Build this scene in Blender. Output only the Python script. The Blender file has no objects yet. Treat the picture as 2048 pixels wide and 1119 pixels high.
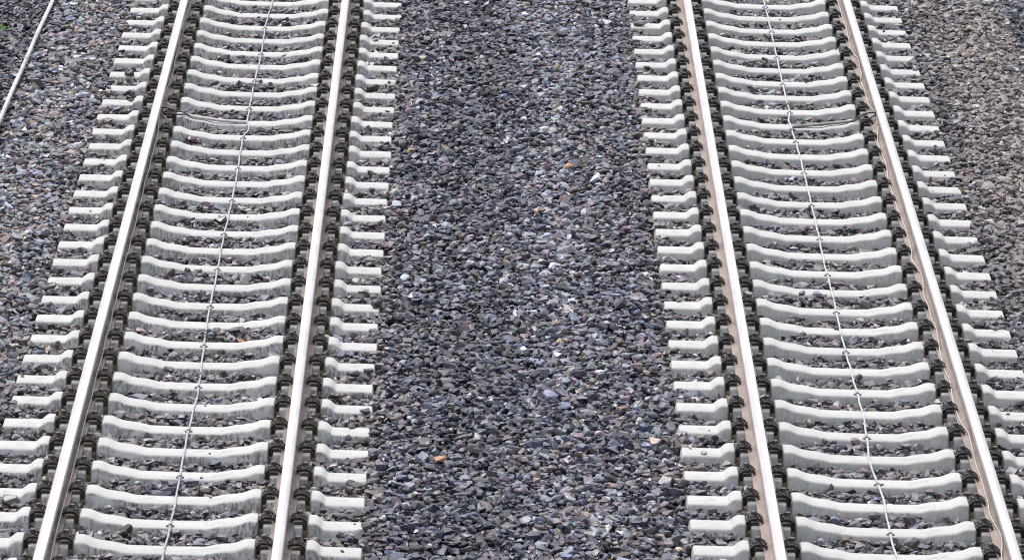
import bpy, bmesh, math, random
import numpy as np
from mathutils import Vector, Matrix
random.seed(7)
rng = np.random.default_rng(11)
R = math.radians
scene = bpy.context.scene
C = scene.collection

# ------------------------------------------------------------------ camera
PITCH, YAW, ROLL = 0.237903, 0.010815, 0.030590
fh = Vector((math.sin(YAW), math.cos(YAW), 0)); r0 = Vector((math.cos(YAW), -math.sin(YAW), 0)); zz = Vector((0, 0, 1))
fwd = math.cos(PITCH) * fh - math.sin(PITCH) * zz
up0 = math.sin(PITCH) * fh + math.cos(PITCH) * zz
right = r0 * math.cos(ROLL) + up0 * math.sin(ROLL)
up = up0 * math.cos(ROLL) - r0 * math.sin(ROLL)
cd = bpy.data.cameras.new('camera'); cam = bpy.data.objects.new('camera', cd); C.objects.link(cam)
m = Matrix((right, up, -fwd)).transposed().to_4x4(); m.translation = Vector((0, -48, 10.894)); cam.matrix_world = m
cd.sensor_width = 36; cd.lens = 11936.243 / 2048 * 36; cd.clip_start = 1; cd.clip_end = 2000
cd.dof.use_dof = True; cd.dof.focus_distance = 46.5; cd.dof.aperture_fstop = 14
scene.camera = cam
scene.cycles.pixel_filter_type = 'BLACKMAN_HARRIS'; scene.cycles.filter_width = 1.05

# ------------------------------------------------------------------ light
SUN_DIR = Vector((-0.26, 0.34, 1.00)).normalized()          # towards the sun
w = bpy.data.worlds.new("World"); scene.world = w; w.use_nodes = True
nt = w.node_tree; bg = nt.nodes['Background']
sky = nt.nodes.new('ShaderNodeTexSky'); sky.sky_type = 'NISHITA'; sky.sun_disc = False
sky.sun_elevation = math.asin(SUN_DIR.z); sky.sun_rotation = math.atan2(SUN_DIR.x, SUN_DIR.y)
sky.air_density = 1.0; sky.dust_density = 4.0; sky.ozone_density = 1.0; sky.altitude = 100
hs = nt.nodes.new('ShaderNodeHueSaturation'); hs.inputs['Saturation'].default_value = 0.34
nt.links.new(sky.outputs[0], hs.inputs['Color']); nt.links.new(hs.outputs[0], bg.inputs[0])
bg.inputs[1].default_value = 0.15
sl = bpy.data.lights.new('sun', 'SUN'); sl.energy = 0.95; sl.angle = R(18); sl.color = (1, .975, .94)
so = bpy.data.objects.new('sun', sl); C.objects.link(so); so.location = SUN_DIR * 40
so.rotation_euler = SUN_DIR.to_track_quat('Z', 'Y').to_euler()
scene.view_settings.view_transform = 'Standard'; scene.view_settings.look = 'None'
scene.view_settings.exposure = 0.86; scene.view_settings.gamma = 1

# ------------------------------------------------------------------ layout
AX, BX, BZ = -1.8043, 2.9035, 0.1708        # track centre lines, level of the right-hand track
AY0, BY0, STEP = 7.965, 7.642, 0.6
GR = 0.7535                                 # track centre to rail centre

# ------------------------------------------------------------------ node helpers
def new_mat(name):
    mt = bpy.data.materials.new(name); mt.use_nodes = True
    return mt, mt.node_tree, mt.node_tree.nodes['Principled BSDF']
class N:
    def __init__(s, nt): s.nt = nt
    def n(s, t, **k):
        o = s.nt.nodes.new(t)
        for a, b in k.items(): setattr(o, a, b)
        return o
    def l(s, a, b): s.nt.links.new(a, b)
    def math(s, op, a, b=None, c=None, clamp=False):
        o = s.n('ShaderNodeMath', operation=op, use_clamp=clamp)
        for i, v in enumerate((a, b, c)):
            if v is None: continue
            if hasattr(v, 'is_output'): s.l(v, o.inputs[i])
            else: o.inputs[i].default_value = v
        return o.outputs[0]
    def noise(s, vec, scale, detail=3, rough=.55, dist=0):
        o = s.n('ShaderNodeTexNoise'); o.inputs['Scale'].default_value = scale; o.inputs['Detail'].default_value = detail
        o.inputs['Roughness'].default_value = rough; o.inputs['Distortion'].default_value = dist
        s.l(vec, o.inputs['Vector']); return o.outputs[0]
    def map(s, vec, sc, loc=(0, 0, 0)):
        o = s.n('ShaderNodeMapping'); o.inputs['Scale'].default_value = sc; o.inputs['Location'].default_value = loc
        s.l(vec, o.inputs['Vector']); return o.outputs[0]
    def ramp(s, f, a, b, lo=0., hi=1.):
        o = s.n('ShaderNodeMapRange'); o.interpolation_type = 'SMOOTHSTEP'
        s.l(f, o.inputs[0]); o.inputs[1].default_value = a; o.inputs[2].default_value = b
        o.inputs[3].default_value = lo; o.inputs[4].default_value = hi; return o.outputs[0]
    def mix(s, f, a, b, mode='MIX'):
        o = s.n('ShaderNodeMix', data_type='RGBA', blend_type=mode)
        for sock, v in ((o.inputs[0], f), (o.inputs[6], a), (o.inputs[7], b)):
            if hasattr(v, 'is_output'): s.l(v, sock)
            elif isinstance(v, (int, float)): sock.default_value = v
            else: sock.default_value = (*v, 1)
        return o.outputs[2]

def concrete(name, top, side, streak, dirt, moss):
    mt, t, b = new_mat(name); g = N(t)
    tc = g.n('ShaderNodeTexCoord').outputs['Object']
    rnd = g.n('ShaderNodeObjectInfo').outputs['Random']
    cm = g.n('ShaderNodeCombineXYZ'); g.l(g.math('MULTIPLY', rnd, 37.), cm.inputs[0]); g.l(g.math('MULTIPLY', rnd, 91.), cm.inputs[1])
    va = g.n('ShaderNodeVectorMath', operation='ADD'); g.l(tc, va.inputs[0]); g.l(cm.outputs[0], va.inputs[1]); P = va.outputs[0]
    geo = g.n('ShaderNodeNewGeometry'); sp = g.n('ShaderNodeSeparateXYZ')
    vt = g.n('ShaderNodeVectorTransform', vector_type='NORMAL', convert_from='WORLD', convert_to='OBJECT')
    g.l(geo.outputs['Normal'], vt.inputs[0]); g.l(vt.outputs[0], sp.inputs[0])
    facing = g.ramp(sp.outputs[2], .55, .85, 1., 0.)           # 1 on the flanks, 0 on the top
    base = g.mix(facing, top, side)  # side colour set lighter than top, painting extra light onto the shaded flanks
    n1 = g.noise(P, 9, 5, .65); base = g.mix(g.ramp(n1, .42, .72, 0, .30), base, [c * .72 for c in top])
    n2 = g.noise(P, 55, 4, .7); base = g.mix(g.ramp(n2, .52, .75, 0, .35), base, [c * .62 for c in top])
    # per sleeper tone
    base = g.mix(g.ramp(rnd, 0, 1, 0, .22), base, [c * .74 for c in top])
    # vertical streaks and pores on the flanks
    st = g.noise(g.map(P, (60, 60, 5)), 1, 4, .7)
    sm = g.math('MULTIPLY', g.ramp(st, .40, .62), g.ramp(g.noise(P, 5.5, 4, .65), .38, .56))
    sm = g.math('MULTIPLY', sm, facing)
    base = g.mix(g.math('MULTIPLY', sm, streak), base, (.075, .080, .075))
    bl = g.math('MULTIPLY', g.ramp(g.noise(g.map(P, (1, 1, .7), (3, 8, 1)), 16, 5, .7), .48, .62), facing)
    base = g.mix(g.math('MULTIPLY', bl, streak * .6), base, (.16, .17, .155))
    tp = g.math('MULTIPLY', g.ramp(g.noise(g.map(P, (1, 2.5, 1), (5, 2, 9)), 6, 5, .7), .50, .68), g.math('SUBTRACT', 1., facing))
    base = g.mix(g.math('MULTIPLY', tp, .16 + .22 * streak), base, [c * .55 for c in top])
    po = g.n('ShaderNodeTexVoronoi'); po.inputs['Scale'].default_value = 60; g.l(P, po.inputs['Vector'])
    pm = g.math('MULTIPLY', g.ramp(po.outputs['Distance'], .10, .20, 1, 0), g.ramp(g.noise(P, 14, 2), .5, .62))
    base = g.mix(g.math('MULTIPLY', g.math('MULTIPLY', pm, facing), .5), base, (.06, .06, .055))
    # drab dirt low down and on the flanks
    so_ = g.n('ShaderNodeSeparateXYZ'); g.l(tc, so_.inputs[0])
    low = g.ramp(so_.outputs[2], -.115, -.045, 1, 0)
    base = g.mix(g.math('MULTIPLY', g.math('MULTIPLY', low, g.ramp(g.noise(P, 7, 4), .35, .65)), dirt), base, (.13, .12, .10))
    # rust and moss running down from the fastening grooves
    ax = g.math('SUBTRACT', g.math('ABSOLUTE', g.math('SUBTRACT', g.math('ABSOLUTE', so_.outputs[0]), .7535)), .148)
    band = g.ramp(g.math('ABSOLUTE', ax), .010, .030, 1, 0)
    rust = g.mix(g.ramp(g.noise(P, 3.1, 1), .45, .55), (.07, .045, .022), moss)
    base = g.mix(g.math('MULTIPLY', band, g.ramp(g.noise(P, 30, 3), .2, .5, .45, .95)), base, rust)
    seat = g.ramp(g.math('ABSOLUTE', g.math('SUBTRACT', g.math('ABSOLUTE', so_.outputs[0]), .7535)), .125, .132, .30, 0)
    base = g.mix(g.math('MULTIPLY', seat, g.ramp(g.noise(P, 18, 3), .3, .6)), base, (.22, .20, .17))
    # faint moulded marks on the ends and beside the rails
    def boxm(cx, cy, hx, hy):
        dx = g.math('ABSOLUTE', g.math('SUBTRACT', so_.outputs[0], cx)); dy = g.math('ABSOLUTE', g.math('SUBTRACT', so_.outputs[1], cy))
        return g.math('MULTIPLY', g.ramp(dx, hx - .004, hx, 1, 0), g.ramp(dy, hy - .004, hy, 1, 0))
    mk = g.math('MAXIMUM', g.math('MAXIMUM', boxm(1.13, 0, .038, .028), boxm(-1.12, .005, .028, .03)), boxm(.30, 0, .075, .035))
    mkn = g.ramp(g.noise(g.map(P, (1, 1.6, 1)), 62, 1, .3), .48, .56)
    base = g.mix(g.math('MULTIPLY', g.math('MULTIPLY', mk, mkn), .55), base, [c * .55 for c in top])
    g.l(base, b.inputs['Base Color']); b.inputs['Roughness'].default_value = .85; b.inputs['Specular IOR Level'].default_value = .3
    bp = g.n('ShaderNodeBump'); bp.inputs['Strength'].default_value = .35; bp.inputs['Distance'].default_value = .004
    g.l(g.math('ADD', n2, n1), bp.inputs['Height']); g.l(bp.outputs[0], b.inputs['Normal'])
    return mt
M = {}
M['conc_a'] = concrete('weathered_concrete', (.462, .460, .450), (.54, .545, .54), .8, .6, (.05, .06, .02))
M['conc_b'] = concrete('pale_concrete', (.455, .455, .445), (.46, .465, .455), .3, .5, (.045, .045, .025))

def steel(name, cols, metal, rough, scale=20, spec=.5, noise_r=.15, stretch=(1, 1, 1), grease=0):
    mt, t, b = new_mat(name); g = N(t)
    tc = g.n('ShaderNodeTexCoord').outputs['Object']; P = g.map(tc, stretch)
    c = g.mix(g.ramp(g.noise(P, scale, 4, .65), .38, .62), cols[0], cols[1])
    if len(cols) > 2: c = g.mix(g.ramp(g.noise(P, scale * .27, 3, .6), .52, .68), c, cols[2])
    if grease:                                              # black grease thrown onto the foot beside each fastening
        sx = g.n('ShaderNodeSeparateXYZ'); g.l(tc, sx.inputs[0])
        fr = g.math('FRACT', g.math('DIVIDE', g.math('SUBTRACT', sx.outputs[1], 7.965 - 6.3), .6))
        near = g.ramp(g.math('ABSOLUTE', g.math('SUBTRACT', fr, .5)), .06, .24, 1, 0)
        blot = g.ramp(g.noise(g.map(tc, (1, .25, 1)), 3.2, 3, .6), .42, .62)
        c = g.mix(g.math('MULTIPLY', g.math('MULTIPLY', near, blot), grease), c, (.022, .022, .025))
        c = g.mix(g.math('MULTIPLY', g.ramp(g.noise(g.map(tc, (1, .2, 1), (7, 3, 1)), 2.1, 3, .6), .54, .68), grease * .7), c, (.035, .036, .042))
    g.l(c, b.inputs['Base Color']); b.inputs['Metallic'].default_value = metal; b.inputs['Specular IOR Level'].default_value = spec
    g.l(g.ramp(g.noise(P, scale * 2.3, 2), .3, .7, rough - noise_r, rough + noise_r), b.inputs['Roughness'])
    bp = g.n('ShaderNodeBump'); bp.inputs['Strength'].default_value = .2; bp.inputs['Distance'].default_value = .0006
    g.l(g.noise(P, scale * 5, 3), bp.inputs['Height']); g.l(bp.outputs[0], b.inputs['Normal'])
    return mt
M['rail_a'] = steel('rusty_rail_steel', ((.150, .115, .100), (.200, .152, .130), (.085, .070, .070)), .0, .65, 14, stretch=(1, .35, 1), grease=.8)
M['rail_b'] = steel('dusty_rail_steel', ((.225, .175, .155), (.285, .225, .197), (.175, .138, .122)), .0, .7, 14, stretch=(1, .35, 1))
M['head_a'] = steel('rail_head_flank', ((.40, .37, .38), (.47, .435, .44)), .25, .6, 12, stretch=(1, .15, 1))
M['polish'] = steel('polished_running_steel', ((.86, .81, .79), (.91, .87, .85)), 1., .28, 9, noise_r=.05, stretch=(1, .03, 1))
M['clip_a'] = steel('rusty_brown_clip_steel', ((.030, .023, .019), (.060, .042, .031), (.022, .020, .019)), .1, .5, 45)
M['clip_b'] = steel('black_clip_steel', ((.022, .021, .023), (.035, .031, .030), (.055, .042, .035)), .2, .38, 45)
M['screw_a'] = steel('weathered_screw_steel', ((.07, .062, .05), (.12, .105, .085), (.045, .035, .03)), .3, .42, 60)
M['screw_b'] = steel('dark_screw_steel', ((.06, .06, .065), (.10, .10, .105)), .5, .36, 60)
M['plate_a'] = steel('dirty_guide_plate_plastic', ((.035, .032, .030), (.06, .052, .045), (.11, .085, .06)), 0, .6, 30)
M['plate_b'] = steel('black_guide_plate_plastic', ((.018, .019, .022), (.03, .031, .034)), 0, .45, 30)
M['cable_l'] = steel('pale_grey_cable_sheath', ((.40, .40, .43), (.50, .50, .53), (.28, .28, .31)), 0, .5, 30)
M['cable_d'] = steel('dark_cable_sheath', ((.035, .037, .045), (.06, .062, .07)), 0, .45, 30)
M['cable_r'] = steel('dusty_rail_cable_sheath', ((.40, .37, .36), (.55, .52, .50)), 0, .5, 30)
M['sleeve'] = steel('grey_cable_sleeve_plastic', ((.15, .15, .155), (.21, .205, .205), (.10, .10, .11)), 0, .5, 30)
M['clamp'] = steel('blued_clamp_steel', ((.03, .034, .05), (.05, .055, .075)), .3, .5, 60)
M['cable_a'] = steel('dull_grey_cable_sheath', ((.32, .32, .35), (.42, .42, .45), (.23, .23, .25)), 0, .5, 30)
M['sleeve_a'] = steel('pale_cable_sleeve_plastic', ((.36, .35, .345), (.46, .45, .44), (.27, .26, .26)), 0, .5, 30)
M['wire'] = steel('rusty_wire', ((.55, .40, .33), (.62, .5, .44)), .3, .45, 40)
M['pipe'] = steel('pale_conduit_plastic', ((.42, .41, .42), (.52, .51, .52), (.32, .31, .31)), 0, .5, 6)

# stones: colour comes from each stone's own colour attribute
mt, t, b = new_mat('crushed_stone'); g = N(t); M['stone'] = mt
at = g.n('ShaderNodeAttribute', attribute_name='stone_colour'); tc = g.n('ShaderNodeTexCoord').outputs['Object']
c1 = g.mix(g.ramp(g.noise(tc, 70, 4, .7), .35, .7), at.outputs['Color'], g.mix(.22, at.outputs['Color'], (.22, .22, .225)))
g.l(c1, b.inputs['Base Color']); g.l(at.outputs['Alpha'], b.inputs['Roughness']); b.inputs['Specular IOR Level'].default_value = .5
bp = g.n('ShaderNodeBump'); bp.inputs['Strength'].default_value = .5; bp.inputs['Distance'].default_value = .004
g.l(g.noise(tc, 120, 3), bp.inputs['Height']); g.l(bp.outputs[0], b.inputs['Normal'])
mt, t, b = new_mat('gritty_soil'); g = N(t); M['soil'] = mt
tc = g.n('ShaderNodeTexCoord').outputs['Object']
g.l(g.mix(g.noise(tc, 40, 4), (.02, .02, .02), (.06, .055, .05)), b.inputs['Base Color']); b.inputs['Roughness'].default_value = .95
mt, t, b = new_mat('weed_leaf'); g = N(t); M['leaf'] = mt
tc = g.n('ShaderNodeTexCoord').outputs['Object']
g.l(g.mix(g.noise(tc, 60, 2), (.10, .24, .04), (.05, .14, .025)), b.inputs['Base Color']); b.inputs['Roughness'].default_value = .5

# ------------------------------------------------------------------ mesh helpers
def link(o, parent=None):
    C.objects.link(o)
    if parent: o.parent = parent
    return o
def finish(name, bm, mat, parent=None, sharp=35, smooth=True):
    bmesh.ops.recalc_face_normals(bm, faces=bm.faces)
    if smooth:
        for f in bm.faces: f.smooth = True
        for e in bm.edges:
            if len(e.link_faces) == 2: e.smooth = e.calc_face_angle(0) < R(sharp)
    me = bpy.data.meshes.new(name); bm.to_mesh(me); bm.free(); me.materials.append(M[mat])
    return link(bpy.data.objects.new(name, me), parent)
def thing(name, label, cat, loc=(0, 0, 0), group=None):
    o = bpy.data.objects.new(name, None); o.empty_display_size = .1; C.objects.link(o); o.location = loc
    o['label'] = label; o['category'] = cat
    if group: o['group'] = group
    return o
def catmull(pts, k):
    P = [Vector(p) for p in pts]; P = [P[0] * 2 - P[1]] + P + [P[-1] * 2 - P[-2]]; out = []
    for i in range(1, len(P) - 2):
        a, b_, c, d = P[i - 1:i + 3]
        for j in range(k):
            s = j / k
            out.append(.5 * ((2 * b_) + (c - a) * s + (2 * a - 5 * b_ + 4 * c - d) * s * s + (3 * b_ - a - 3 * c + d) * s ** 3))
    out.append(P[-2]); return out
def tube(bm, pts, r, n=8, cap=True):
    rings = []; prev = None
    for i, p in enumerate(pts):
        d = (pts[min(i + 1, len(pts) - 1)] - pts[max(i - 1, 0)]).normalized()
        if prev is None: prev = d.orthogonal().normalized()
        u = (prev - d * prev.dot(d)).normalized(); v = d.cross(u); prev = u
        rr = r[i] if isinstance(r, list) else r
        rings.append([bm.verts.new(p + (u * math.cos(2 * math.pi * k / n) + v * math.sin(2 * math.pi * k / n)) * rr) for k in range(n)])
    for a, b_ in zip(rings, rings[1:]):
        for k in range(n): bm.faces.new((a[k], a[(k + 1) % n], b_[(k + 1) % n], b_[k]))
    if cap: bm.faces.new(rings[0][::-1]); bm.faces.new(rings[-1])
def extrude_profile(bm, prof, y0, y1, ny=2):
    rings = [[bm.verts.new((x, y0 + (y1 - y0) * i / (ny - 1), z)) for x, z in prof] for i in range(ny)]
    n = len(prof)
    for a, b_ in zip(rings, rings[1:]):
        for k in range(n): bm.faces.new((a[k], a[(k + 1) % n], b_[(k + 1) % n], b_[k]))
    bm.faces.new(rings[0][::-1]); bm.faces.new(rings[-1])

# ------------------------------------------------------------------ terrain
def sstep(a, b_, x):
    t_ = np.clip((x - a) / (b_ - a), 0, 1); return t_ * t_ * (3 - 2 * t_)
def wav(x, y, sc, seed):
    q = np.random.default_rng(seed); v = np.zeros_like(x)
    for i in range(7):
        a = q.uniform(0, 6.28); k = sc * q.uniform(.6, 1.7); v += np.sin((x * np.cos(a) + y * np.sin(a)) * k + q.uniform(0, 6.28))
    return v / 3.7
def surf(x, y):
    """mean level of the ballast surface"""
    dA, dB = np.abs(x - AX), np.abs(x - BX)
    crA = -.072 - .003 * (1 - sstep(.2, .6, dA)) + .035 * sstep(.95, 1.35, dA)
    crB = BZ - .078 - .003 * (1 - sstep(.2, .6, dB)) + .040 * sstep(.95, 1.35, dB)
    mid = AX + 1.3, BX - 1.3
    s = sstep(mid[0], mid[1], x)
    z = crA * (1 - s) + crB * s
    hump = np.sin(np.clip((x - mid[0]) / (mid[1] - mid[0]), 0, 1) * math.pi); z = z + .05 * hump * (1 + .3 * wav(x, y, 1.5, 3))
    z = z - .55 * np.clip(AX - 1.95 - x, 0, 9)                       # shoulder on the left falls away
    z = z - .45 * np.clip(x - (BX + 2.0), 0, 9)
    for tx, y0, sd in ((AX, AY0, 41), (BX, BY0, 42)):            # each bay between sleepers is filled a little differently
        q = np.random.default_rng(sd).normal(0, .006, 80)
        i = np.clip(np.floor((y - y0) / STEP).astype(int) + 50, 0, 79)
        z = z + np.where(np.abs(x - tx) < 1.3, q[i] + .010 * wav(x, y, 4.5, sd), 0)
    return z + .013 * wav(x, y, 7, 5) + .008 * wav(x, y, 15, 6)

bm = bmesh.new()
xs = list(np.arange(-9, 11.01, .1)); xs = [-60, -30] + xs + [30, 60]; ys = [-60, -20] + list(np.arange(-14, 13.1, .5)) + [30, 90]
X, Y = np.meshgrid(np.array(xs, float), np.array(ys, float)); Z = surf(np.clip(X, -9, 11), Y) - .06
vs = [[bm.verts.new((X[j, i], Y[j, i], Z[j, i])) for i in range(len(xs))] for j in range(len(ys))]
for j in range(len(ys) - 1):
    for i in range(len(xs) - 1): bm.faces.new((vs[j][i], vs[j][i + 1], vs[j + 1][i + 1], vs[j + 1][i]))
gr = finish('ground', bm, 'soil'); gr['kind'] = 'structure'

# ------------------------------------------------------------------ stones
def hull(seed, npts):
    q = np.random.default_rng(seed); p = q.normal(size=(npts, 3)); p /= np.linalg.norm(p, axis=1)[:, None]
    p = np.sign(p) * np.abs(p) ** q.uniform(.55, .95); p *= q.uniform(.78, 1.05, size=(npts, 1))
    bm = bmesh.new(); [bm.verts.new(v) for v in p]
    res = bmesh.ops.convex_hull(bm, input=bm.verts)
    bmesh.ops.delete(bm, geom=[v for v in bm.verts if not v.link_faces], context='VERTS')
    bmesh.ops.triangulate(bm, faces=bm.faces); bmesh.ops.recalc_face_normals(bm, faces=bm.faces)
    bm.verts.ensure_lookup_table(); bm.verts.index_update()
    V = np.array([v.co[:] for v in bm.verts]); F = np.array([[v.index for v in f.verts] for f in bm.faces]); bm.free()
    V -= V.mean(0); V /= np.abs(V).max(0)
    return V, F
HULLS = [hull(100 + i, 12 + i % 9) for i in range(64)]
HULLS_LOW = [hull(900 + i, 7) for i in range(16)]
PAL = np.array([(.042, .052, .084), (.014, .016, .024), (.100, .070, .084), (.125, .130, .150), (.116, .130, .126), (.135, .108, .092),
                (.26, .255, .255), (.27, .20, .11), (.38, .17, .06), (.058, .048, .070), (.20, .22, .255)])
def weights(x, y):
    n = len(x); W = np.ones((n, len(PAL))) * np.array([1.3, 1.5, 1.2, 1.2, .8, .6, .10, .015, .004, 1.5, .35])
    inA, inB = np.abs(x - AX) < 1.35, np.abs(x - BX) < 1.35
    tr = (inA | inB)[:, None]
    W = np.where(tr, W * np.array([.6, .8, 1.7, 1.1, .8, 1.7, 1., 1.6, 1.5, 1.3, .5]), W)
    midl = ((x > AX + 1.3) & (x < BX - 1.3))
    cen = np.exp(-((x - .28 + .1 * wav(x, y, 1.2, 8)) / .55) ** 2) * midl
    W = W * (1 + cen[:, None] * np.array([2.6, 1.7, -.1, -.5, -.4, -.6, .2, 0, 0, .8, 1.2]))
    gl = .7 * np.exp(-((x - .82 - .12 * wav(x, y, 1., 9)) / .28) ** 2) * midl + 1.6 * np.exp(-((x + 3.45 + .08 * wav(x, y, 1., 12)) / .27) ** 2)
    W = W * (1 + gl[:, None] * np.array([-.5, -.7, -.2, 1.2, 1.6, 2.4, .4, 2.5, .8, -.6, .3]))
    lt = (x < -3.85)[:, None]
    W = np.where(lt, W * np.array([2.4, 2.8, .5, .4, .5, .2, .6, .5, .6, 1, .5]), W)
    rt = sstep(BX + 1.25, BX + 1.7, x)[:, None]
    W = W * (1 + rt * np.array([-.5, -.4, .3, .4, .9, 1.6, .3, 1.5, 0, -.2, -.2]))
    rr = ((x > BX + 2.35)[:, None])
    W = np.where(rr, W * np.array([3., 2.6, .8, .7, .5, .3, 1, .2, 1, 1.3, 1]), W)
    patch = wav(x, y, 2.2, 21)[:, None]
    W = W * np.exp(.35 * patch * np.array([1, 1, -.6, 0, -1, -1, 0, 0, 0, .3, .6]))
    return np.clip(W, 1e-4, None)
def pick(W):
    c = np.cumsum(W, 1); c /= c[:, -1:]; return (rng.random(len(W))[:, None] > c).sum(1)
def place(x, y, z, size, flat, tilt, hulls):
    """many crushed stones as one mesh"""
    n = len(x); hid = rng.integers(0, len(hulls), n)
    sx = size * rng.uniform(.85, 1.25, n); sy = size * rng.uniform(.62, 1.0, n); sz = size * flat
    yaw = rng.uniform(0, 6.283, n); tx = rng.normal(0, 1, n) * tilt; ty = rng.normal(0, 1, n) * tilt
    cz_, sz_ = np.cos(yaw), np.sin(yaw); cx_, sx_ = np.cos(tx), np.sin(tx); cy_, sy_ = np.cos(ty), np.sin(ty)
    O = np.zeros(n)
    Rz = np.stack([cz_, -sz_, O, sz_, cz_, O, O, O, O + 1], 1).reshape(n, 3, 3)
    Rx = np.stack([O + 1, O, O, O, cx_, -sx_, O, sx_, cx_], 1).reshape(n, 3, 3)
    Ry = np.stack([cy_, O, sy_, O, O + 1, O, -sy_, O, cy_], 1).reshape(n, 3, 3)
    Rm = Rx @ Ry @ Rz * np.stack([sx, sy, sz], 1)[:, None, :]
    W = weights(x, y); ci = pick(W); col = PAL[ci] * np.exp(rng.normal(0, .46, n))[:, None] * (1 + rng.normal(0, .03, (n, 3)))
    zone = 1.02 - .26 * np.exp(-((x - .22) / .42) ** 2) + .36 * np.exp(-((x - .82 - .12 * wav(x, y, 1., 9)) / .26) ** 2) + .42 * np.exp(-((x + 3.45 + .08 * wav(x, y, 1., 12)) / .27) ** 2)
    zone = zone * np.where(x < -3.85, .66, 1) * np.where(x > BX + 2.35, .78, 1) * (1 + .38 * sstep(BX + 1.4, BX + 1.8, x)) * (1 + .10 * wav(x, y, 3.1, 33))
    lum = col.mean(1, keepdims=True); col = np.clip(lum + (col - lum) * 1.20, .008, 1) * np.array([.99, .98, 1.04]) * (.88 * zone)[:, None]
    # dust where the trains run, cleaner in between
    dust = (.30 * ((np.abs(x - AX) < 1.35) | (np.abs(x - BX) < 1.35)) + .05)[:, None] * rng.uniform(.3, 1.2, (n, 1))
    col = col * (1 - dust) + np.array([.13, .115, .105]) * dust
    rt = (.55 * sstep(BX + 1.2, BX + 1.6, x) * (1 - sstep(BX + 2.15, BX + 2.45, x + .12 * wav(x, y, 2, 51))))[:, None] * rng.uniform(.3, 1.3, (n, 1))
    rt = np.clip(rt, 0, .9); col = col * (1 - rt) + np.array([.205, .165, .128]) * rt
    rgh = np.where(rng.random(n) < .32, rng.uniform(.18, .32, n), np.clip(rng.normal(.50, .12, n), .25, .85))
    VV, FF, CC = [], [], []; off = 0
    for h in range(len(hulls)):
        k = np.nonzero(hid == h)[0]
        if not len(k): continue
        V, F = hulls[h]; nv = len(V)
        P = np.einsum('nij,vj->nvi', Rm[k], V) + np.stack([x[k], y[k], z[k]], 1)[:, None, :]
        VV.append(P.reshape(-1, 3)); FF.append((F[None] + (off + np.arange(len(k)) * nv)[:, None, None]).reshape(-1, 3))
        CC.append(np.repeat(np.concatenate([col[k], rgh[k][:, None]], 1), nv, 0)); off += nv * len(k)
    return np.concatenate(VV), np.concatenate(FF), np.concatenate(CC)
def stone_mesh(name, parts, mat='stone'):
    V = []; F = []; Cc = []; off = 0
    for v, f, c in parts: V.append(v); F.append(f + off); Cc.append(c); off += len(v)
    V = np.concatenate(V).astype(np.float32); F = np.concatenate(F).astype(np.int32); Cc = np.concatenate(Cc).astype(np.float32)
    me = bpy.data.meshes.new(name); me.vertices.add(len(V)); me.vertices.foreach_set('co', V.ravel())
    me.loops.add(F.size); me.loops.foreach_set('vertex_index', F.ravel())
    me.polygons.add(len(F)); me.polygons.foreach_set('loop_start', np.arange(0, F.size, 3, dtype=np.int32))
    me.update(calc_edges=True)
    at_ = me.attributes.new('stone_colour', 'FLOAT_COLOR', 'POINT'); at_.data.foreach_set('color', Cc.ravel())
    me.polygons.foreach_set('use_smooth', np.zeros(len(F), dtype=bool))
    me.materials.append(M[mat]); return me
def sleeper_zone(x, y, pad=.0):
    """distance-ish test: inside the upper part of any sleeper"""
    out = np.zeros(len(x), bool)
    for tx, y0 in ((AX, AY0), (BX, BY0)):
        ly = (y - y0 + STEP / 2) % STEP - STEP / 2
        out |= (np.abs(x - tx) < 1.30 + pad) & (np.abs(ly) < .118 + pad)
    return out
def grid(cell, x0=-5.4, x1=6.6, y0=-12.6, y1=9.8):
    gx, gy = np.meshgrid(np.arange(x0, x1, cell), np.arange(y0, y1, cell * .9)); gx = gx.ravel(); gy = gy.ravel()
    gx = gx + rng.uniform(-.5, .5, len(gx)) * cell; gy = gy + rng.uniform(-.5, .5, len(gy)) * cell * .9
    # keep what the picture and a step to either side can show
    d = gy + 48; lo = -.115 * d + .75 * 0 + .55; k = (gx > -5.4) & (gx < 6.6)
    return gx[k], gy[k]
parts = []
x, y = grid(.055); k = ~sleeper_zone(x, y, -.01); x, y = x[k], y[k]; n = len(x)
parts.append(place(x, y, surf(x, y) - .040 + rng.normal(0, .006, n), rng.lognormal(math.log(.032), .2, n), rng.uniform(.6, .95, n), .5, HULLS_LOW))
x, y = grid(.0480); k = ~sleeper_zone(x, y, .008); x, y = x[k], y[k]; n = len(x)
sz_ = np.clip(rng.lognormal(math.log(.0290), .32, n), .013, .056)
parts.append(place(x, y, surf(x, y) + rng.normal(.0, .012, n), sz_, rng.uniform(.34, .74, n), .28, HULLS))
x, y = grid(.12); k = ~sleeper_zone(x, y, .012); x, y = x[k], y[k]; n = len(x)
sz_ = np.clip(rng.lognormal(math.log(.032), .27, n), .015, .054)
parts.append(place(x, y, surf(x, y) + rng.normal(.018, .011, n), sz_, rng.uniform(.32, .68, n), .28, HULLS))
for tx, tz, y0 in ((AX, 0, AY0), (BX, BZ, BY0)):
    n = 22; i = rng.integers(0, 33, n); x = np.where(rng.random(n) < .7, rng.uniform(1.03, 1.27, n) * rng.choice([-1, 1], n), rng.uniform(-.25, .25, n))
    dz = np.where(np.abs(x) > 1, -.012, -.034); sz_ = rng.lognormal(math.log(.012), .5, n).clip(.006, .03)
    parts.append(place(tx + x, y0 - STEP * i + rng.uniform(-.09, .09, n), tz + dz + sz_ * .35, sz_, rng.uniform(.5, .8, n), .15, HULLS))
ob = link(bpy.data.objects.new('ballast', stone_mesh('ballast', parts))); ob['kind'] = 'stuff'
print('stone tris', len(ob.data.polygons))

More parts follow.
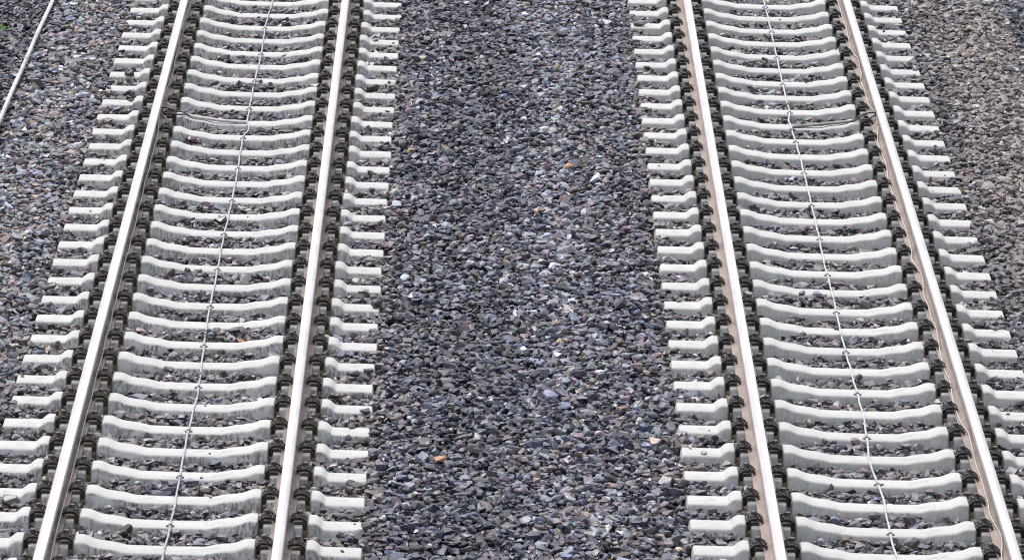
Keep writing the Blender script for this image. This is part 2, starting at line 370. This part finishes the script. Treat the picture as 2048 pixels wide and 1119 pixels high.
# single stones that stand out
def stone(label, loc, size, col, flat=.6, yaw=0, tilt=.15, hid=3, rough=.5):
    V, F = HULLS[hid]; rot = Matrix.Rotation(tilt, 3, 'X') @ Matrix.Rotation(yaw, 3, 'Z')
    Vv = (V * np.array([size * 1.2, size * .8, size * flat])) @ np.array(rot).T
    me = stone_mesh('stone', [(Vv, F, np.tile(np.array([*col, rough]), (len(V), 1)))])
    o = link(bpy.data.objects.new('stone', me)); o.location = loc; o['label'] = label; o['category'] = 'stone'; return o
def sz0(x, y): return float(surf(np.array([x]), np.array([y]))[0])
for lab, x_, y_, up_, s_, col, fl, yw, tl, hd in (
    ('bright orange flat stone on the dark ballast between the two tracks, low in the photo', -.02, -8.56, .03, .043, (.34, .15, .06), .45, .2, .2, 8),
    ('small amber stone on the ballast just right of the left track sleeper ends', -.365, 1.55, .025, .034, (.50, .36, .16), .6, .8, .2, 15),
    ('tan orange stone in the middle of the ballast between the tracks, halfway up the photo', .69, -1.35, .03, .036, (.38, .22, .12), .7, 1.2, .3, 21),
    ('rusty brown stone beside the left ends of the right track sleepers, low in the photo', 1.24, -7.56, .025, .034, (.24, .12, .07), .6, .5, .2, 27),
    ('white stone standing out on the dark ballast between the tracks, low in the photo', .22, -8.1, .03, .030, (.42, .42, .42), .7, .9, .2, 33),
    ('long brown stone between right track sleepers, level with the branch cable', 1.90, 1.98, .035, .072, (.13, .095, .08), .42, .15, .1, 9)):
    stone(lab, (x_, y_, sz0(x_, y_) + up_), s_, col, fl, yw, tl, hd)
AYn = lambda n: AY0 - STEP * n
BYn = lambda n: BY0 - STEP * n
for lab, x_, y_, z_, s_, col, fl, yw, tl, hd in (
    ('flat dark brown stone on a left track sleeper end, third above the branch cable', -2.90, AYn(6) - .075, -.012, .045, (.10, .085, .08), .6, .3, .25, 12),
    ('small dark grey stone on a left track sleeper end, just above the branch cable', -2.83, AYn(8) + .03, -.012, .028, (.06, .06, .065), .6, .3, .1, 18),
    ('plum brown stone on the left end of a right track sleeper near the photo top', 1.70, BYn(2) - .05, BZ - .012, .055, (.12, .085, .09), .62, .3, .3, 24),
    ('black stone on the right end of a left track sleeper halfway up the photo', -.545, AYn(20) + .0, -.012, .045, (.03, .032, .038), .8, .9, .4, 30),
    ('dark grey stone leaning on a left track sleeper right end, low in the photo', -.56, AYn(25) - .09, -.03, .042, (.035, .038, .05), .6, .2, .2, 36)):
    stone(lab, (x_, y_, z_ + s_ * fl * .8), s_, col, fl, yw, tl, hd)

# ------------------------------------------------------------------ sleepers
def top_z(x):
    d = abs(x) - GR                       # + outside the rail, - towards the track centre
    pts_out = [(0, 0), (.128, 0), (.136, -.030), (.154, -.030), (.163, .022), (.168, .028), (.198, .030), (.214, .0275), (.227, .0215), (.239, .0125), (.250, .002), (.260, -.007), (.272, -.0125), (.8, -.014)]
    pts_in = [(0, 0), (.128, 0), (.136, -.030), (.154, -.030), (.163, .022), (.168, .028), (.205, .031), (.225, .029), (.244, .0235), (.262, .0155), (.28, .008), (.30, .001), (.33, -.0045), (.42, -.014), (.47, -.026), (.50, -.032), (.8, -.035)]
    P = pts_out if d >= 0 else pts_in
    return float(np.interp(abs(d), [p[0] for p in P], [p[1] for p in P]))
def sleeper_bm():
    key = set()
    for s in (-1, 1):
        for d in (0, .128, .136, .154, .163, .168, .183, .198, .207, .214, .221, .227, .233, .239, .245, .250, .255, .260, .266, .272): key.add(round(s * (GR + d), 4))
        for d in (.06, .128, .136, .154, .163, .168, .187, .205, .215, .225, .235, .244, .253, .262, .271, .28, .29, .30, .315, .33, .36, .42, .445, .47, .485, .50, .6, .7): key.add(round(s * (GR - d), 4))
        for v in (1.1, 1.2, 1.262): key.add(s * v)
    xs = sorted(key | {0.})
    bm = bmesh.new(); rings = []
    def ring(x, xb, tz, wt, wb):
        prof = [(-wb, -.20), (-wt - .006, tz - .016), (-wt, tz - .006), (-wt + .010, tz), (0, tz), (wt - .010, tz), (wt, tz - .006), (wt + .006, tz - .016), (wb, -.20)]
        return [bm.verts.new((xb + (x - xb) * (z + .20) / (tz + .20), y, z)) for y, z in prof]
    for x in xs:
        ax_ = abs(x); seat = math.exp(-((ax_ - GR) / .28) ** 2)
        wt = .093 + .009 * min(1, ax_ / .7) + (.004 if ax_ > GR else 0) ; wb = .13 + .03 * min(1, ax_ / .7)
        rings.append(ring(x, x, top_z(x), wt, wb))
    e = []
    for s in (-1, 1):
        a = ring(s * 1.276, s * 1.296, -.016, .109, .155); b_ = ring(s * 1.283, s * 1.305, -.030, .103, .152)
        e.append((a, b_))
    rings = [e[0][1], e[0][0]] + rings + [e[1][0], e[1][1]]
    n = len(rings[0])
    for a, b_ in zip(rings, rings[1:]):
        for k in range(n - 1): bm.faces.new((a[k], a[k + 1], b_[k + 1], b_[k]))
        bm.faces.new((a[-1], a[0], b_[0], b_[-1]))
    bm.faces.new(rings[0]); bm.faces.new(rings[-1][::-1])
    return bm
def clip_bm():
    """tension clamp in rail coordinates: u away from the rail, v along it"""
    bm = bmesh.new(); half = [(.062, .016, .029), (.057, .034, .030), (.060, .054, .033), (.082, .066, .046), (.108, .068, .052), (.134, .060, .040), (.149, .050, .018),
                              (.152, .036, .012), (.148, .024, .018), (.132, .021, .034), (.112, .0215, .041), (.092, .019, .044), (.080, .0, .045)]
    full = half + [(u, -v, z) for u, v, z in half[-2::-1]]
    tube(bm, catmull(full, 4), .0088, 8)
    return bm
def screw_bm():
    bm = bmesh.new(); c = Vector((.112, 0, 0))
    def cyl(r1, r2, z0, z1, n, ph=0):
        a = [bm.verts.new(c + Vector((r1 * math.cos(2 * math.pi * k / n + ph), r1 * math.sin(2 * math.pi * k / n + ph), z0))) for k in range(n)]
        b_ = [bm.verts.new(c + Vector((r2 * math.cos(2 * math.pi * k / n + ph), r2 * math.sin(2 * math.pi * k / n + ph), z1))) for k in range(n)]
        for k in range(n): bm.faces.new((a[k], a[(k + 1) % n], b_[(k + 1) % n], b_[k]))
        bm.faces.new(a[::-1]); bm.faces.new(b_)
    cyl(.0115, .0115, -.02, .046, 10); cyl(.030, .029, .047, .053, 16); cyl(.027, .021, .0532, .062, 16)
    cyl(.0215, .0200, .0622, .081, 6, .26); cyl(.0200, .0165, .0812, .084, 6, .26)
    return bm
def plate_bm():
    bm = bmesh.new()
    prof = [(.0765, .002), (.0765, .020), (.100, .026), (.128, .024), (.140, .010), (.150, .008), (.158, .026), (.1615, .024), (.1615, -.020), (.150, -.028), (.138, -.028), (.126, .002)]
    n = len(prof); rings = []
    for v, s in ((-.056, .0), (-.052, 1), (.052, 1), (.056, 0)):
        rings.append([bm.verts.new((u, v, z if s else z - .003 * (z > 0.005))) for u, z in prof])
    for a, b_ in zip(rings, rings[1:]):
        for k in range(n): bm.faces.new((a[k], a[(k + 1) % n], b_[(k + 1) % n], b_[k]))
    bm.faces.new(rings[0][::-1]); bm.faces.new(rings[-1])
    return bm
def make_sleeper(kind):
    root = thing('concrete_sleeper', '', 'sleeper')
    finish('sleeper_body', sleeper_bm(), 'conc_' + kind, root, 32)
    cm, sm, pm = finish('rail_clip', clip_bm(), 'clip_' + kind), finish('screw', screw_bm(), 'screw_' + kind, None, 30), finish('guide_plate', plate_bm(), 'plate_' + kind, None, 25)
    first = True
    for rs in (-1, 1):
        for s in (-1, 1):
            if first: a, b_, c = cm, sm, pm; first = False
            else:
                a, b_, c = cm.copy(), sm.copy(), pm.copy()
                for o in (a, b_, c): C.objects.link(o)
            c.parent = root; a.parent = root; b_.parent = a
            for o in (a, c):
                o.location = (rs * GR, random.uniform(-.003, .003), 0); o.rotation_euler = (0, 0, 0 if s > 0 else math.pi)
            b_.location = (0, 0, 0); b_.rotation_euler = (0, 0, 0)
    return root
def copy_sleeper(src):
    r = src.copy(); C.objects.link(r)
    for ch in list(src.children):
        c = ch.copy(); C.objects.link(c); c.parent = r
        if ch.name.startswith('rail_clip'):
            c.location.y += random.uniform(-.004, .004)
        for gch in ch.children:
            d = gch.copy(); C.objects.link(d); d.parent = c; d.location.y = 0
    return r
ORD = ['', 'first', 'second', 'third', 'fourth', 'fifth', 'sixth', 'seventh', 'eighth', 'ninth', 'tenth', 'eleventh', 'twelfth']
def sl_label(kind, n, nb, nlast):
    look, side = ('weathered concrete sleeper', 'left') if kind == 'a' else ('clean concrete sleeper', 'right')
    if n == nb: return f'{look} of {side} track carrying the grey branch cable on top'
    if n < nb: return f'{look} of {side} track, {ORD[nb - n]} above its branch cable'
    if n - nb <= 11: return f'{look} of {side} track, {ORD[n - nb]} below its branch cable'
    return f'{look} of {side} track, {ORD[nlast - n + 1]} up from the photo bottom edge'
for kind, cx_, cz0, y0, ns in (('a', AX, 0, AY0, range(0, 33)), ('b', BX, BZ, BY0, range(-1, 32))):
    proto = make_sleeper(kind)
    for i, n in enumerate(ns):
        o = proto if i == 0 else copy_sleeper(proto)
        o.location = (cx_ + random.uniform(-.005, .005) * (kind == 'a'), y0 - STEP * n + random.uniform(-.005, .005), cz0 - random.uniform(0, .002))
        o.rotation_euler = (0, 0, random.gauss(0, .0024))
        o['label'] = sl_label(kind, n, 9, ns[-1])
        o['group'] = 'sleepers of the left track' if kind == 'a' else 'sleepers of the right track'

# ------------------------------------------------------------------ rails
def rail(x, z, kind, gauge, label):
    t_ = thing('rail', label, 'rail', (x, 0, z), 'rails of the two tracks')
    half = [(.075, .0), (.075, .011), (.040, .0185), (.020, .030), (.0095, .046), (.0085, .085), (.0095, .112), (.016, .128), (.030, .1335)]
    prof = half + [(-a, b_) for a, b_ in half[::-1]]
    bm = bmesh.new(); extrude_profile(bm, prof, -13, 11, 2); finish('web_and_foot', bm, 'rail_' + kind, t_, 40)
    h = [(.0365, .134), (.0365, .152), (.0355, .160), (.0325, .1655), (.0290, .1683), (.022, .1702), (.012, .1711)]
    prof = h + [(0, .1714)] + [(-a, b_) for a, b_ in h[::-1]]
    bm = bmesh.new(); extrude_profile(bm, prof, -13, 11, 2); finish('head', bm, 'head_a', t_, 50)
    g_ = 1 if gauge > 0 else -1
    prof = [(g_ * a, b_) for a, b_ in ((.0310, .1655), (.0312, .1678), (.0290, .1692), (.022, .1713), (.012, .1722), (0, .1725), (-.004, .1724), (-.0075, .1721), (-.0075, .1700))]
    bm = bmesh.new(); extrude_profile(bm, prof, -13, 11, 2); finish('running_surface', bm, 'polish', t_, 50)
    return t_
rail(AX - GR, 0, 'a', 1, 'rusty brown rail, leftmost of the four, with a thin cable along its right foot')
rail(AX + GR, 0, 'a', -1, 'rusty brown right rail of the left track, with dark grease patches and no cable')
rail(BX - GR, BZ, 'b', 1, 'dusty pinkish left rail of the right track, with no cable beside it')
r4 = rail(BX + GR, BZ, 'b', -1, 'dusty pinkish rail, rightmost of the four, with a thin cable along its left foot')
bm = bmesh.new(); tube(bm, [Vector((-.0105, 5.416, .088)), Vector((-.0065, 5.416, .088))], .013, 12)
finish('web_hole', bm, 'clip_b', r4)

# ------------------------------------------------------------------ cables
A_MID = [(-1.755,8.6),(-1.763,8.09),(-1.771,7.59),(-1.781,7.221),(-1.79,6.688),(-1.778,6.098),(-1.777,5.518),(-1.778,4.949),(-1.793,4.324),(-1.79,3.672),(-1.791,3.14),(-1.788,2.619),(-1.771,2.416),(-1.768,2.212),(-1.794,1.965),(-1.802,1.367),(-1.789,.726),(-1.79,.062),(-1.792,-.676),(-1.797,-1.216),(-1.805,-1.78),(-1.804,-2.347),(-1.802,-2.934),(-1.803,-3.345),(-1.808,-3.909),(-1.806,-4.69),(-1.797,-5.296),(-1.784,-6.031),(-1.775,-6.602),(-1.776,-6.883),(-1.798,-7.666),(-1.794,-8.236),(-1.793,-8.868),(-1.79,-9.469),(-1.794,-10.041),(-1.801,-10.528),(-1.808,-10.923),(-1.81,-11.6)]
B_MID = [(2.915,8.5),(2.919,7.91),(2.928,6.794),(2.922,5.428),(2.916,4.579),(2.918,3.941),(2.915,3.316),(2.919,2.799),(2.895,2.456),(2.903,2.156),(2.912,1.615),(2.923,.964),(2.919,.362),(2.925,-.331),(2.919,-.826),(2.924,-1.637),(2.922,-2.063),(2.912,-2.745),(2.918,-3.209),(2.921,-3.648),(2.924,-4.206),(2.915,-4.828),(2.918,-5.358),(2.924,-5.876),(2.93,-6.453),(2.934,-7.016),(2.946,-7.407),(2.929,-8.004),(2.905,-8.548),(2.912,-8.913),(2.935,-9.233),(2.946,-9.588),(2.936,-10.075),(2.931,-10.414),(2.939,-10.846),(2.942,-11.041),(2.945,-11.7)]
def cable(pts, base_z, label, y0, par, nclamp, group):
    t_ = thing('track_cable', label, 'cable', (0, 0, 0), group)
    pts = [(x, y) if i in (0, len(pts) - 1) or abs(y - 2.4) < .6 else (.60 * x + .20 * (pts[i - 1][0] + pts[i + 1][0]), y) for i, (x, y) in enumerate(pts)]
    fine = catmull([(x, y, 0) for x, y in pts], 8); out = []
    for p in fine:
        ly = (p.y - y0 + STEP / 2) % STEP - STEP / 2
        sag = -.007 * max(0, (abs(ly) - .10) / .20) ** 2
        out.append(Vector((p.x + .002 * math.sin(p.y * 9), p.y, base_z - .035 + .0075 + sag)))
    bm = bmesh.new(); tube(bm, out, .0072, 8); finish('cable_sheath', bm, 'cable_a' if base_z == 0 else 'cable_l', t_)
    Y = [p.y for p in out[::-1]]; Xs = [p.x for p in out[::-1]]
    for n in nclamp:
        yy = y0 - STEP * n; xx = float(np.interp(yy, Y, Xs))
        bm = bmesh.new(); z0 = base_z - .0345
        arch = [(-.027, 0, z0 + .004), (-.018, 0, z0 + .005), (-.0095, 0, z0 + .012), (0, 0, z0 + .0172), (.0095, 0, z0 + .012), (.018, 0, z0 + .005), (.027, 0, z0 + .004)]
        fr = []
        for ax_, _, az in arch:
            fr.append([bm.verts.new((xx + ax_, yy - .06 + dy, az + dz)) for dy, dz in ((-.011, -.0015), (.011, -.0015), (.011, .0015), (-.011, .0015))])
        for a, b_ in zip(fr, fr[1:]):
            for k in range(4): bm.faces.new((a[k], a[(k + 1) % 4], b_[(k + 1) % 4], b_[k]))
        bm.faces.new(fr[0][::-1]); bm.faces.new(fr[-1])
        finish('cable_clamp', bm, 'clamp', t_)
cable(A_MID, 0, 'pale grey cable winding down the middle of the left track', AY0, 0, range(2, 33, 2), 'cables along the middle of each track')
cable(B_MID, BZ, 'pale grey cable winding down the middle of the right track', BY0, 0, range(0, 32, 2), 'cables along the middle of each track')

def branch(label, sleeve, leads, mat, cx_, cz_):
    t_ = thing('branch_cable', label, 'cable', (0, 0, 0), 'branch cables across the sleepers')
    S = catmull(sleeve, 10); xa, xb = S[0].x, S[-1].x; za, zb = top_z(xa - cx_), top_z(xb - cx_)      # half stiff: it bridges the dip of the sleeper
    S = [Vector((p.x, p.y, cz_ + .0095 + .35 * top_z(p.x - cx_) + .65 * max(top_z(p.x - cx_), za + (zb - za) * (p.x - xa) / (xb - xa)))) for p in S]
    bm = bmesh.new(); tube(bm, [p + Vector((0, .009, .002)) for p in S], .0120, 8); tube(bm, [p + Vector((0, -.009, 0)) for p in S], .0115, 8)
    finish('cable_sleeve', bm, mat, t_)
    for l_ in leads:
        bm = bmesh.new(); tube(bm, catmull(l_, 6), .0075, 7); finish('cable_lead', bm, 'cable_d', t_)
    for c in (S[0], S[-1]):
        bm = bmesh.new(); cv = Vector(c)
        tube(bm, [cv + Vector((-.007, 0, 0)), cv + Vector((.007, 0, 0))], .0165, 10); finish('cable_tie', bm, 'cable_l', t_)
    return t_
branch('grey branch cable on a left track sleeper, with two black leads at the leftmost rail',
       [(-2.285, 2.53, 0), (-2.066, 2.515, 0), (-1.915, 2.52, 0), (-1.80, 2.535, 0)],
       [[(-2.537, 2.721, .04), (-2.50, 2.60, .07), (-2.47, 2.50, .088), (-2.43, 2.53, .07), (-2.40, 2.56, .052), (-2.337, 2.565, .040), (-2.283, 2.543, .018)],
        [(-2.531, 2.683, .035), (-2.512, 2.53, .040), (-2.475, 2.44, .052), (-2.42, 2.415, .058), (-2.366, 2.45, .043), (-2.32, 2.49, .038), (-2.280, 2.520, .018)]], 'sleeve_a', AX, 0)
branch('grey branch cable on a right track sleeper, with a black loop at the rightmost rail',
       [(2.916, 2.20, 0), (3.152, 2.225, 0), (3.282, 2.235, 0), (3.402, 2.235, 0)],
       [[(3.652, 2.494, BZ + .05), (3.629, 2.469, BZ + .06), (3.571, 2.330, BZ + .085), (3.505, 2.23, BZ + .085), (3.46, 2.22, BZ + .055), (3.404, 2.24, BZ + .022)],
        [(3.654, 2.444, BZ + .05), (3.633, 2.39, BZ + .055), (3.561, 2.15, BZ + .072), (3.498, 2.15, BZ + .062), (3.45, 2.20, BZ + .045), (3.402, 2.225, BZ + .022)]], 'sleeve', BX, BZ)
def rail_cable(label, segs, z, side, wires):
    t_ = thing('rail_cable', label, 'cable', (0, 0, 0), 'thin cables along the rail feet')
    for pts in segs:
        bm = bmesh.new(); q = catmull([(x, y, z + .0285 + max(0., .060 - abs(d)) * .35) if True else 0 for x, y, d in pts], 6)
        tube(bm, q, .0048, 7); finish('cable_sheath', bm, 'cable_r', t_)
    for x, y, x2 in wires:
        bm = bmesh.new(); tube(bm, [Vector((x, y + .02, z + .052)), Vector((x + (x2 - x) * .3, y + .005, z + .048)), Vector((x2, y - .03, z + .022)), Vector((x2 + (.006 if x2 > x else -.006), y - .034, z + .004))], .0050, 6)
        finish('wire_clip', bm, 'wire', t_)
XA = AX - GR; XB = BX + GR
def offs(x0, L): return [(x0 + d, y, d) for y, d in L]
segA1 = offs(XA, [(8.6, .05), (7.678, .047), (7.489, .033), (7.205, .028), (6.814, .021), (6.453, .018), (6.155, .014), (5.862, .018), (5.514, .024), (5.147, .029), (4.717, .028), (4.384, .039), (3.833, .030), (3.4, .019), (3.08, .016), (2.848, .018), (2.683, .026)])
segA2 = offs(XA, [(2.721, .021), (2.609, .022), (2.35, .019), (1.994, .031), (1.642, .042), (1.344, .041), (.95, .041), (.611, .039), (.277, .043), (-.2, .036), (-.7, .045), (-1.2, .040), (-1.7, .047), (-2.2, .041), (-2.592, .047), (-2.862, .039), (-3.358, .042), (-4.03, .044), (-4.289, .048), (-4.581, .041), (-4.849, .049), (-5.4, .041), (-5.9, .048), (-6.5, .042), (-7.1, .047), (-7.73, .043), (-8.2, .045), (-8.64, .045), (-9.26, .046), (-9.8, .043), (-10.4, .041), (-10.65, .041), (-11.19, .047), (-11.8, .045)])
rail_cable('thin cable along the right foot of the leftmost rail, held by wire clips', [segA1, segA2], 0, 1,
           [(XA + .022, 5.96, XA + .074), (XA + .024, 5.38, XA + .074), (XA + .016, 2.98, XA + .074), (XA + .020, 2.44, XA + .074)])
segB1 = offs(XB, [(8.6, -.05), (7.714, -.048), (7.318, -.044), (6.793, -.046), (6.398, -.041), (5.901, -.047), (5.492, -.054), (5.183, -.048), (4.959, -.026), (4.78, -.018), (4.42, -.026), (4.199, -.028), (3.943, -.051), (3.501, -.042), (3.116, -.045), (2.958, -.047), (2.62, -.020), (2.494, -.014)])
segB2 = offs(XB, [(2.44, -.014), (2.391, -.014), (2.0, -.020), (1.674, -.043), (1.372, -.060), (1.077, -.055), (.785, -.050), (.497, -.047), (.305, -.052), (-.15, -.066), (-.685, -.061), (-1.137, -.059), (-1.8, -.044), (-2.566, -.048), (-2.863, -.063), (-3.07, -.051), (-3.355, -.029), (-3.6, -.030), (-3.884, -.047), (-4.124, -.053), (-4.344, -.045), (-4.557, -.046), (-4.826, -.047), (-5.1, -.036), (-5.433, -.046), (-5.8, -.058), (-6.316, -.060), (-6.6, -.050), (-7.025, -.063), (-7.3, -.066), (-7.71, -.059), (-7.996, -.035), (-8.161, -.030), (-8.588, -.037), (-8.916, -.041), (-9.245, -.035), (-9.519, -.037), (-9.796, -.036), (-10.083, -.047), (-10.368, -.034), (-10.603, -.018), (-10.824, -.027), (-11.157, -.054), (-11.8, -.05)])
rail_cable('thin wavy cable along the left foot of the rightmost rail', [segB1, segB2], BZ, -1, [(XB - .014, 2.02, XB - .074)])

# pale conduit on the left shoulder
PIPE = [(-3.825, 9.6), (-3.838, 7.814), (-3.855, 6.829), (-3.867, 6.308), (-3.88, 5.001), (-3.887, 4.285), (-3.899, 3.522), (-3.911, 2.345), (-3.93, .9), (-3.95, -.8)]
t_ = thing('conduit', 'straight pale grey conduit lying on the ballast left of the left track', 'pipe')
pp = catmull([(x, y, -.022 - .004 * math.sin(y * 1.3)) for x, y in PIPE], 4)
bm = bmesh.new(); tube(bm, pp, .0195, 12); finish('pipe_run', bm, 'pipe', t_)
for yc in (5.0, 2.0):
    xc = float(np.interp(yc, [p[1] for p in PIPE[::-1]], [p[0] for p in PIPE[::-1]])); bm = bmesh.new()
    tube(bm, [Vector((xc, yc + .05, -.022)), Vector((xc, yc - .05, -.022))], .0235, 12); finish('coupling', bm, 'pipe', t_)

# tuft of weed at the far left
bm = bmesh.new()
for i in range(60):
    a = random.uniform(0, 6.28); l_ = random.uniform(.05, .12); b0 = Vector((random.uniform(-.05, .05), random.uniform(-.05, .05), 0)); d = Vector((math.cos(a), math.sin(a), random.uniform(.5, 1.6))).normalized()
    sd = d.cross(Vector((0, 0, 1))).normalized() * random.uniform(.006, .014)
    v = [bm.verts.new(b0), bm.verts.new(b0 + d * l_ * .5 + sd), bm.verts.new(b0 + d * l_ + Vector((0, 0, -.015))), bm.verts.new(b0 + d * l_ * .5 - sd)]
    bm.faces.new(v)
we = finish('weed', bm, 'leaf', None, smooth=False); we.location = (-4.345, 7.78, sz0(-4.345, 7.78) + .02)
we['label'] = 'small green weed growing from the dark ballast at the top left corner'; we['category'] = 'plant'
